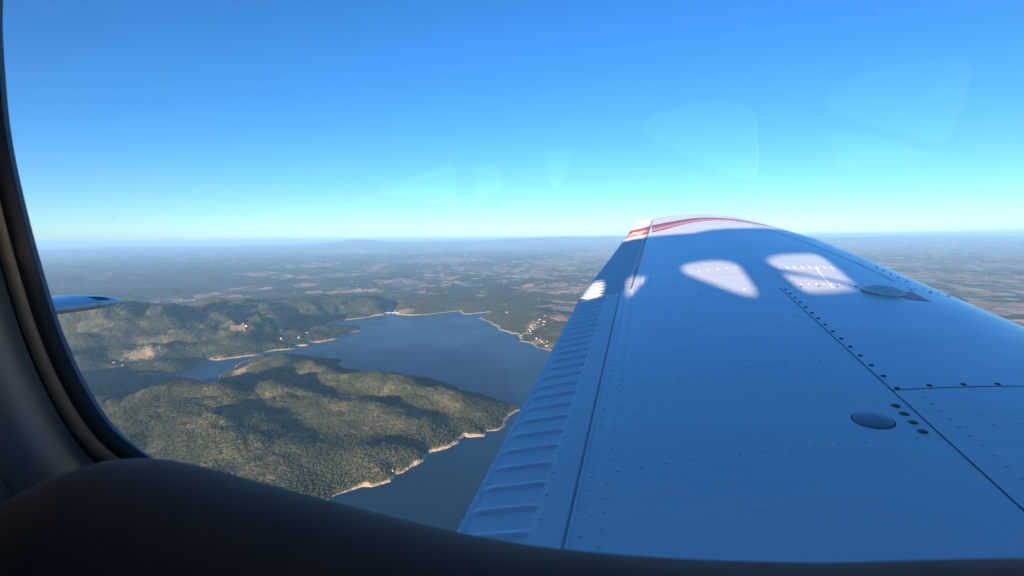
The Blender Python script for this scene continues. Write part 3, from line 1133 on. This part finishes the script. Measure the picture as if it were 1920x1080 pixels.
# fuel filler cap: low dome with a scalloped skirt
seg = 72
prof = [(0.071, -0.002), (0.0725, 0.006), (0.0705, 0.0095), (0.062, 0.0145), (0.049, 0.0195), (0.030, 0.0235), (0.012, 0.0255)]
V, Fc = [], []
for k, (r_, z_) in enumerate(prof):
    for i in range(seg):
        t = 2 * PI * i / seg
        rr_ = r_ * (1 + (0.030 * math.cos(18 * t) if k in (0, 1, 2) else 0))
        V.append((rr_ * math.cos(t), rr_ * math.sin(t), z_))
V.append((0, 0, 0.0258))
for k in range(len(prof) - 1):
    for i in range(seg):
        j = (i + 1) % seg
        Fc.append((k * seg + i, k * seg + j, (k + 1) * seg + j, (k + 1) * seg + i))
for i in range(seg):
    Fc.append(((len(prof) - 1) * seg + i, (len(prof) - 1) * seg + (i + 1) % seg, len(V) - 1))
o = mesh_obj('fuel_cap', V, Fc, CAPM, wing)
o.matrix_local = frame_at(0.905, 2.275, 0.003)
V, Fc = dome_mesh('ring', 0.0745, 0.002, None, 40, 2, skirt=0.004)
o = mesh_obj('filler_ring', V, Fc, DARKGAP, wing)
o.matrix_local = frame_at(0.905, 2.275, -0.0005)

# red placard beside the cap, print too small to read
w = NT('red_placard')
co = w.coords()
sep = w.n('SeparateXYZ')
w.set(sep.inputs[0], co)
lines = w.math('SINE', w.math('MULTIPLY', sep.outputs[0], 620.0))
words = w.noise(co, 210.0, 2.0, 0.6)
msk = w.math('MULTIPLY', w.ramp(lines, 0.1, 0.5), w.ramp(words, 0.48, 0.52))
c = w.mix(msk, (0.90, 0.17, 0.17), (0.90, 0.70, 0.66))
PLAC = w.done(w.principled(Base_Color=c, Roughness=0.4))
V, Fc = [], []
for i in range(9):
    for j in range(5):
        V.append((-0.036 + 0.072 * j / 4, -0.080 + 0.160 * i / 8, 0.0))
m = frame_at(0.993, 2.262, 0.001)
V2 = []
for v in V:
    q = on_wing(0.993 + v[0] + v[1] * 0.05, 2.262 + v[1], 0.0012)[0]
    V2.append(tuple(m.inverted() @ q))
for i in range(8):
    for j in range(4):
        q = i * 5 + j
        Fc.append((q, q + 5, q + 6, q + 1))
o = mesh_obj('placard', V2, Fc, PLAC, wing)
o.matrix_local = m
o['label'] = 'small red placard with faint print beside the fuel cap'

# dark strip laid on the skin as the shade of the aileron hinge gap
strip('aileron_gap_shade', [(-0.072, 2.51), (-0.045, 3.2), (-0.012, 4.2), (0.056, 5.84)], 0.004, 0.0005, DARKGAP, wing, 0.1)

# ------------------------------------------------------------------ tailplane, fin and tail cone
stab_secs = []
LEX = -2.82


def stab_ring(y, f, zc=-0.326, sw=0.0):
    ring = []
    ch, th = 0.74, 0.043
    for i in range(25):
        t = i / 24
        x = t ** 1.8
        ring.append((LEX - 0.03 * sw - ch * (0.12 + (x - 0.12) * (0.35 + 0.65 * f)), y, zc + th * f * (math.sqrt(max(0, 1 - ((0.3 - x) / 0.3) ** 2)) if x < 0.3 else (1 - ((x - 0.3) / 0.7) ** 1.7)) + 0.0))
    for i in range(1, 24):
        t = 1 - i / 24
        x = t ** 1.8
        ring.append((LEX - 0.03 * sw - ch * (0.12 + (x - 0.12) * (0.35 + 0.65 * f)), y, zc - th * f * (math.sqrt(max(0, 1 - ((0.3 - x) / 0.3) ** 2)) if x < 0.3 else (1 - ((x - 0.3) / 0.7) ** 1.7))))
    return ring


stab = sharp(loft('tailplane', [stab_ring(-0.32 + 2.38 * i / 10, 1.0) for i in range(11)], WHITE, plane), 60)
tipr = [stab_ring(2.064 + 0.18 * k, math.sqrt(max(0.0025, 1 - k ** 2.2)), sw=k) for k in (0, 0.15, 0.3, 0.45, 0.6, 0.72, 0.82, 0.9, 0.96, 1.0)]
sharp(loft('tailplane_tip', tipr, WHITE, stab), 60)
V, Fc = [], []
for i in range(9):
    k = 0.04 + 0.42 * i / 8
    f = math.sqrt(max(0.0025, 1 - k ** 2.2))
    for j in range(7):
        x = (0.035 + 0.11 * j / 6) * (1 - 0.35 * i / 8)
        V.append((LEX - 0.03 * k - 0.74 * (0.12 + (x - 0.12) * (0.35 + 0.65 * f)) + 0.0006, 2.064 + 0.18 * k, -0.326 + 0.043 * f * math.sqrt(max(0, 1 - ((0.3 - x) / 0.3) ** 2)) + 0.001))
for i in range(8):
    for j in range(6):
        q = i * 7 + j
        Fc.append((q, q + 7, q + 8, q + 1))
mesh_obj('tip_light_lens', V, Fc, SEALANT, stab)
boxes('anti_static_plate', [(LEX - 0.36, LEX - 0.28, 1.95, 1.98, -0.29, -0.2775)], WHITE, stab)

FUSE = paint('fuselage_outer_white', (0.75, 0.75, 0.76), 0.4, 0.05)
LINING = paint('grey_cabin_lining', (0.16, 0.165, 0.18), 0.75, 0.2, scale=8)
fin = [[(-2.75 - 0.35 * k, -0.35, -0.1 + 1.25 * k), (-2.85 - 0.35 * k, -0.31, -0.1 + 1.25 * k), (-3.75 - 0.05 * k, -0.315, -0.1 + 1.25 * k), (-3.75 - 0.05 * k, -0.325, -0.1 + 1.25 * k), (-2.85 - 0.35 * k, -0.33 - 0.03, -0.1 + 1.25 * k)] for k in (0, 0.5, 1.0)]
loft('tail_fin', fin, FUSE, plane)

YL, YR, YC_ = 0.277, -0.90, -0.31      # left wall, right wall, centre line
def crown(x): return ip(x, [-4, -3, -2, -1.2, -0.8, -0.45, -0.2, 0.27, 0.64, 1.1, 1.5, 1.9, 2.6], [-0.22, -0.14, 0.08, 0.28, 0.39, 0.466, 0.505, 0.645, 0.663, 0.64, 0.45, 0.02, -0.1])
cone = []
for x in (-1.69, -2.2, -2.8, -3.4, -3.9):
    k = (x + 1.6) / -2.3
    zt, zb = crown(x), -0.85 + 0.5 * k
    hw = 0.58 * (1 - k) + 0.05
    ring = []
    for i in range(28):
        t = 2 * PI * i / 28
        ring.append((x, YC_ + hw * math.copysign(abs(math.cos(t)) ** 0.7, math.cos(t)), (zt + zb) / 2 + (zt - zb) / 2 * math.copysign(abs(math.sin(t)) ** 0.7, math.sin(t))))
    cone.append(ring)
loft('tail_cone', cone, FUSE, plane)

# roof: shoulder to shoulder over the cabin
roof = []
for i in range(34):
    x = -1.6 + 2.65 * i / 33
    zc = crown(x)
    sh_l = min(zc - 0.09, 0.37 + 0.12 * max(0, min(1, (x + 0.4) / 0.8)))
    sh_r = min(zc + 0.0, 0.452)
    outer, inner = [], []
    for j in range(17):
        t = j / 16
        y = YL + (YR - YL) * t
        if t < 0.5:
            z = sh_l + (zc - sh_l) * math.sin(t * PI)
        else:
            z = sh_r + (zc - sh_r) * math.sin(t * PI)
        outer.append((x, y + (0.015 if j == 0 else -0.015 if j == 16 else 0), z))
        inner.append((x, y, z - 0.03))
    roof.append(outer + inner[::-1])
loft('roof', roof, LINING, plane)
cowl = []
for x in (1.72, 1.95, 2.3, 2.6):
    zc = crown(x) - 0.02
    cowl.append([(x, YL, zc - 0.12), (x, YL - 0.2, zc - 0.02), (x, YC_, zc), (x, YR + 0.2, zc - 0.02), (x, YR, zc - 0.12), (x, YR, zc - 0.15), (x, YC_, zc - 0.04), (x, YL, zc - 0.15)])
loft('engine_cowl', cowl, FUSE, plane)
boxes('cabin_floor', [(-1.6, 2.6, YR - 0.02, YL + 0.02, -0.95, -0.90)], LINING, plane)
boxes('rear_bulkhead', [(-1.68, -1.601, YR - 0.04, YL + 0.03, -0.96, 0.19)], LINING, plane)
boxes('firewall', [(2.602, 2.64, YR, YL, -0.9, -0.1)], LINING, plane)


def catmull(pts, k=8):
    out = []
    n = len(pts)
    for i in range(n):
        p0, p1, p2, p3 = (Vector(pts[(i + q) % n]) for q in (-1, 0, 1, 2))
        for j in range(k):
            t = j / k
            out.append(0.5 * ((2 * p1) + (p2 - p0) * t + (2 * p0 - 5 * p1 + 4 * p2 - p3) * t * t + (3 * p1 - p0 - 3 * p2 + p3) * t ** 3))
    return [(v.x, v.y) for v in out]


def wall_with_holes(name, y, thick, outer, holes, mat):
    bm = bmesh.new()
    for loop in [outer] + holes:
        vs_ = [bm.verts.new((x, y, z)) for (x, z) in loop]
        for i in range(len(vs_)):
            bm.edges.new((vs_[i], vs_[(i + 1) % len(vs_)]))
    bmesh.ops.triangle_fill(bm, use_beauty=True, use_dissolve=False, edges=bm.edges[:])
    me_ = bpy.data.meshes.new(name)
    bm.to_mesh(me_)
    bm.free()
    me_.materials.append(mat)
    o_ = bpy.data.objects.new(name, me_)
    COL.objects.link(o_)
    o_.parent = plane
    md_ = o_.modifiers.new('thickness', 'SOLIDIFY')
    md_.thickness = thick
    md_.offset = 0.0
    return o_


WIN = catmull([(-0.447, 0.174), (-0.452, 0.125), (-0.451, 0.069), (-0.437, -0.005), (-0.416, -0.073), (-0.386, -0.124), (-0.353, -0.149), (-0.30, -0.168), (-0.2, -0.178), (0, -0.182), (0.4, -0.182), (0.7, -0.175), (0.83, -0.15), (0.89, -0.09), (0.91, 0.02), (0.90, 0.17), (0.86, 0.27), (0.76, 0.325), (0.4, 0.335), (0, 0.332), (-0.25, 0.325), (-0.37, 0.295), (-0.43, 0.235)])


def prof_outer(sh):
    top = []
    for i in range(30):
        x = 2.6 - 4.2 * i / 29
        zc = min(crown(x), ip(x, [1.0, 1.3, 1.75], [0.9, 0.2, -0.1]))
        top.append((x, (min(zc - 0.09, 0.37 + 0.12 * max(0, min(1, (x + 0.4) / 0.8))) if sh == 'l' else min(zc, 0.452)) - 0.012))
    return [(-1.6, -0.9), (2.6, -0.9)] + top


def grow(loop, d):
    n = len(loop)
    out = []
    area = sum(loop[i][0] * loop[(i + 1) % n][1] - loop[(i + 1) % n][0] * loop[i][1] for i in range(n))
    sg = 1 if area > 0 else -1
    for i in range(n):
        p, q = Vector(loop[i - 1]), Vector(loop[(i + 1) % n])
        t = (q - p).normalized()
        nrm_ = Vector((t.y, -t.x)) * sg
        out.append((loop[i][0] + nrm_.x * d, loop[i][1] + nrm_.y * d))
    return out


wall_l = wall_with_holes('left_cabin_wall', YL, 0.008, prof_outer('l'), [grow(WIN, 0.004)], LINING)
HOLES = [  # openings shaped to throw the wing's sun patches and the pane reflections
    catmull([(-0.813, 0.147), (-0.70, 0.19), (-0.575, 0.228), (-0.555, 0.222), (-0.55, 0.115), (-0.565, 0.10), (-0.69, 0.125)], 5),
    catmull([(-0.492, 0.206), (-0.470, 0.216), (-0.432, 0.213), (-0.403, 0.155), (-0.43, 0.137), (-0.489, 0.128)], 5),
    catmull([(-0.286, 0.222), (-0.271, 0.254), (-0.252, 0.248), (-0.225, 0.245), (-0.208, 0.250), (-0.203, 0.225), (-0.225, 0.181), (-0.248, 0.138), (-0.265, 0.155)], 5),
    catmull([(-0.013, 0.313), (0.044, 0.337), (0.158, 0.352), (0.250, 0.325), (0.266, 0.25), (0.268, 0.17), (0.245, 0.148), (0.193, 0.162), (0.12, 0.2), (0.035, 0.246), (-0.006, 0.275)], 5),
    catmull([(0.424, 0.355), (0.503, 0.393), (0.62, 0.405), (0.705, 0.405), (0.712, 0.35), (0.678, 0.222), (0.660, 0.216), (0.576, 0.245), (0.47, 0.280), (0.425, 0.31)], 5),
    catmull([(0.434, 0.254), (0.47, 0.25), (0.551, 0.236), (0.637, 0.198), (0.640, 0.185), (0.55, 0.170), (0.455, 0.167), (0.44, 0.20)], 5),
]
HOLES.append(catmull([(0.86, 0.30), (0.88, 0.33), (0.98, 0.33), (1.12, 0.15), (1.18, 0.0), (1.16, -0.08), (0.9, -0.10), (0.86, -0.05)], 4))  # forward window added so bounced sun brightens the cabin
wall_r = wall_with_holes('right_cabin_wall', YR, 0.02, prof_outer('r'), HOLES, LINING)

# window panes: clear acrylic, a little dusty, with one striped reflection painted in
def acrylic(name, dirt_and_refl):
    w = NT(name)
    fr = w.n('Fresnel')
    fr.inputs['IOR'].default_value = 1.49
    tr_ = w.n('BsdfTransparent')
    tr_.inputs['Color'].default_value = (0.965, 0.98, 0.985, 1)
    gl = w.n('BsdfGlossy')
    gl.inputs['Roughness'].default_value = 0.015
    gl.inputs['Color'].default_value = (1, 1, 1, 1)
    m1 = w.n('MixShader')
    w.set(m1.inputs[0], w.math('MULTIPLY', fr.outputs[0], 1.25, clamp=True))
    w.set(m1.inputs[1], tr_.outputs[0])
    w.set(m1.inputs[2], gl.outputs[0])
    if not dirt_and_refl:
        return w.done(m1.outputs[0])
    co = w.coords()
    sep = w.n('SeparateXYZ')
    w.set(sep.inputs[0], co)
    df = w.n('BsdfTranslucent')
    df.inputs['Color'].default_value = (0.9, 0.86, 0.8, 1)
    X_, Z_ = sep.outputs[0], sep.outputs[2]

    def spot(cx, cz, rx, rz, tilt=0.0):
        dx = w.math('SUBTRACT', X_, cx)
        dz = w.math('SUBTRACT', Z_, cz)
        u = w.math('ADD', dx, w.math('MULTIPLY', dz, tilt))
        q = w.math('ADD', w.math('POWER', w.math('ABSOLUTE', w.math('DIVIDE', u, rx)), 2.0), w.math('POWER', w.math('ABSOLUTE', w.math('DIVIDE', dz, rz)), 2.0))
        return w.math('SUBTRACT', 1.0, q, clamp=True)
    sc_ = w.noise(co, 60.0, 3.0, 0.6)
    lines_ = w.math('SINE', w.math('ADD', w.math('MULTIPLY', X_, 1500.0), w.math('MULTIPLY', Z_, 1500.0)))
    refl_mask = w.math('MULTIPLY', spot(REFL_SPOT[0], REFL_SPOT[1], 0.013, 0.009, 0.3), w.math('ADD', 0.5, w.math('MULTIPLY', w.ramp(lines_, -0.4, 0.6), 0.5)))  # pale stripes coloured into the pane in place of a reflection
    refl_mask = w.math('MULTIPLY', refl_mask, 0.32)
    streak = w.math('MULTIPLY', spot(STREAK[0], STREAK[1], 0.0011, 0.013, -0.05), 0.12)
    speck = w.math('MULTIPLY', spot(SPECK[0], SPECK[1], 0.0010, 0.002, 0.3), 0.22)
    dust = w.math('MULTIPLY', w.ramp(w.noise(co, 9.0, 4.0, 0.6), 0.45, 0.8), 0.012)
    f = w.math('ADD', w.math('ADD', refl_mask, streak), w.math('ADD', speck, dust), clamp=True)
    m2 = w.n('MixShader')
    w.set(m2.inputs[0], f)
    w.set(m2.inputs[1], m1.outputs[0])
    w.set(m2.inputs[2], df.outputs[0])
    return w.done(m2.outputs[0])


REFL_SPOT, STREAK, SPECK = (-0.1388, -0.0265), (-0.3335, -0.062), (-0.3598, 0.0178)
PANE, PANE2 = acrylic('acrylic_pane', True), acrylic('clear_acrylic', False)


def pane(name, loop, y, mat, parent):
    k = len(loop)
    return mesh_obj(name, [(x, y, z) for (x, z) in loop], [tuple(range(k))], mat, parent, smooth=False)


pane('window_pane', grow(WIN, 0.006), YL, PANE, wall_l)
for hl in HOLES:
    pane('window_pane', grow(hl, 0.006), YR, PANE2, wall_r)

glass = []
for x in (1.055, 1.25, 1.45, 1.65, 1.74):
    zc, zs_ = crown(x), min(crown(x) - 0.06, ip(x, [1.0, 1.3, 1.75], [0.45, 0.2, -0.12]))
    glass.append([(x, YL + (YR - YL) * t, zs_ + (zc - zs_) * math.sin(t * PI) ** 0.7) for t in [i / 12 for i in range(13)]])
loft('windscreen', glass, PANE2, plane, close=False, caps=False)

# trim round the window: rubber seal, dark gap, padded surround
RUBBER = paint('brown_window_seal', (0.42, 0.31, 0.19), 0.5, 0.3, scale=30)
TRIM = paint('grey_moulded_trim', (0.72, 0.67, 0.60), 0.55, 0.12, scale=10)
PANEL = paint('side_panel_cloth', (0.60, 0.54, 0.50), 0.9, 0.15, scale=30)
LEDGE = paint('dark_padded_sill', (0.11, 0.092, 0.078), 0.85, 0.25, scale=25)


def sweep_loop(name, loop, profile, mat, parent):
    """profile: (outward offset, towards the cabin) pairs swept round the window"""
    n = len(loop)
    V, Fc = [], []
    grown = [grow(loop, p[0]) for p in profile]
    for i in range(n):
        for g, p in zip(grown, profile):
            V.append((g[i][0], YL - p[1], g[i][1]))
    m_ = len(profile)
    for i in range(n):
        for j in range(m_ - 1):
            a, b = i * m_ + j, ((i + 1) % n) * m_ + j
            Fc.append((a, a + 1, b + 1, b))
    return fix_normals(mesh_obj(name, V, Fc, mat, parent))


sweep_loop('window_edge', WIN, [(-0.0005, 0.002), (-0.0005, 0.008), (0.001, 0.0105), (0.004, 0.0115)], DARKGAP, wall_l)
sweep_loop('window_seal', WIN, [(0.004, 0.009), (0.0042, 0.0130), (0.006, 0.0155), (0.0085, 0.0165), (0.0115, 0.0155), (0.013, 0.013), (0.0135, 0.010)], RUBBER, wall_l)
sweep_loop('trim_gap', WIN, [(0.0135, 0.0108), (0.019, 0.0105), (0.0235, 0.0110)], DARKGAP, wall_l)
sweep_loop('window_surround', WIN, [(0.0220, 0.010), (0.0225, 0.018), (0.0245, 0.024), (0.0285, 0.0285), (0.034, 0.031), (0.045, 0.0325), (0.060, 0.032), (0.072, 0.030), (0.080, 0.026), (0.083, 0.020), (0.0835, 0.014)], TRIM, wall_l)
sweep_loop('side_panel', WIN, [(0.0835, 0.013), (0.085, 0.020), (0.089, 0.026), (0.096, 0.029), (0.13, 0.031), (0.20, 0.031)], PANEL, wall_l)

# padded ledge along the sill
lp = [(-0.46, -0.34), (-0.44, -0.285), (-0.42, -0.245), (-0.395, -0.205), (-0.367, -0.17), (-0.337, -0.143), (-0.307, -0.127), (-0.286, -0.116), (-0.263, -0.111), (-0.242, -0.11), (-0.209, -0.115), (-0.148, -0.122), (-0.081, -0.129), (-0.033, -0.13), (0.038, -0.124), (0.09, -0.116), (0.123, -0.108), (0.2, -0.10), (0.4, -0.10), (0.8, -0.10)]
LX = np.linspace(-0.46, 0.8, 90)
zs = np.interp(LX, [p[0] for p in lp], [p[1] for p in lp])
zs = np.convolve(np.pad(zs, 2, mode='edge'), np.ones(5) / 5, mode='valid')
secs = []
for x, z in zip(LX, zs):
    m_ = z / 0.2
    yc, ry, rz = 0.185, 0.062, 0.10
    zc = m_ * yc - math.sqrt(rz * rz + m_ * m_ * ry * ry)
    ring = []
    for i in range(40):
        t = 2 * PI * i / 40
        ring.append((x, yc + ry * math.copysign(abs(math.cos(t)) ** 0.95, math.cos(t)), zc + rz * math.sin(t)))
    secs.append(ring)
loft('padded_sill', secs, LEDGE, wall_l)

# ------------------------------------------------------------------ the air between
w = NT('haze_air')
vol = w.n('VolumePrincipled')
vol.inputs['Color'].default_value = (0.31, 0.60, 1.0, 1)
vol.inputs['Density'].default_value = HAZE_DENSITY
vol.inputs['Anisotropy'].default_value = 0.0
w.t.links.new(vol.outputs[0], w.out.inputs['Volume'])
hz_lo = float(TZ.min()) - 1.0
hz_hi = max(float(TZ.max()), 2.0) + 8.0
o = boxes('haze', [(-95000, 95000, -95000, 95000, hz_lo, hz_hi)], w.m)
tag(o, 'thin blue haze lying over the whole country', 'haze', kind='stuff')
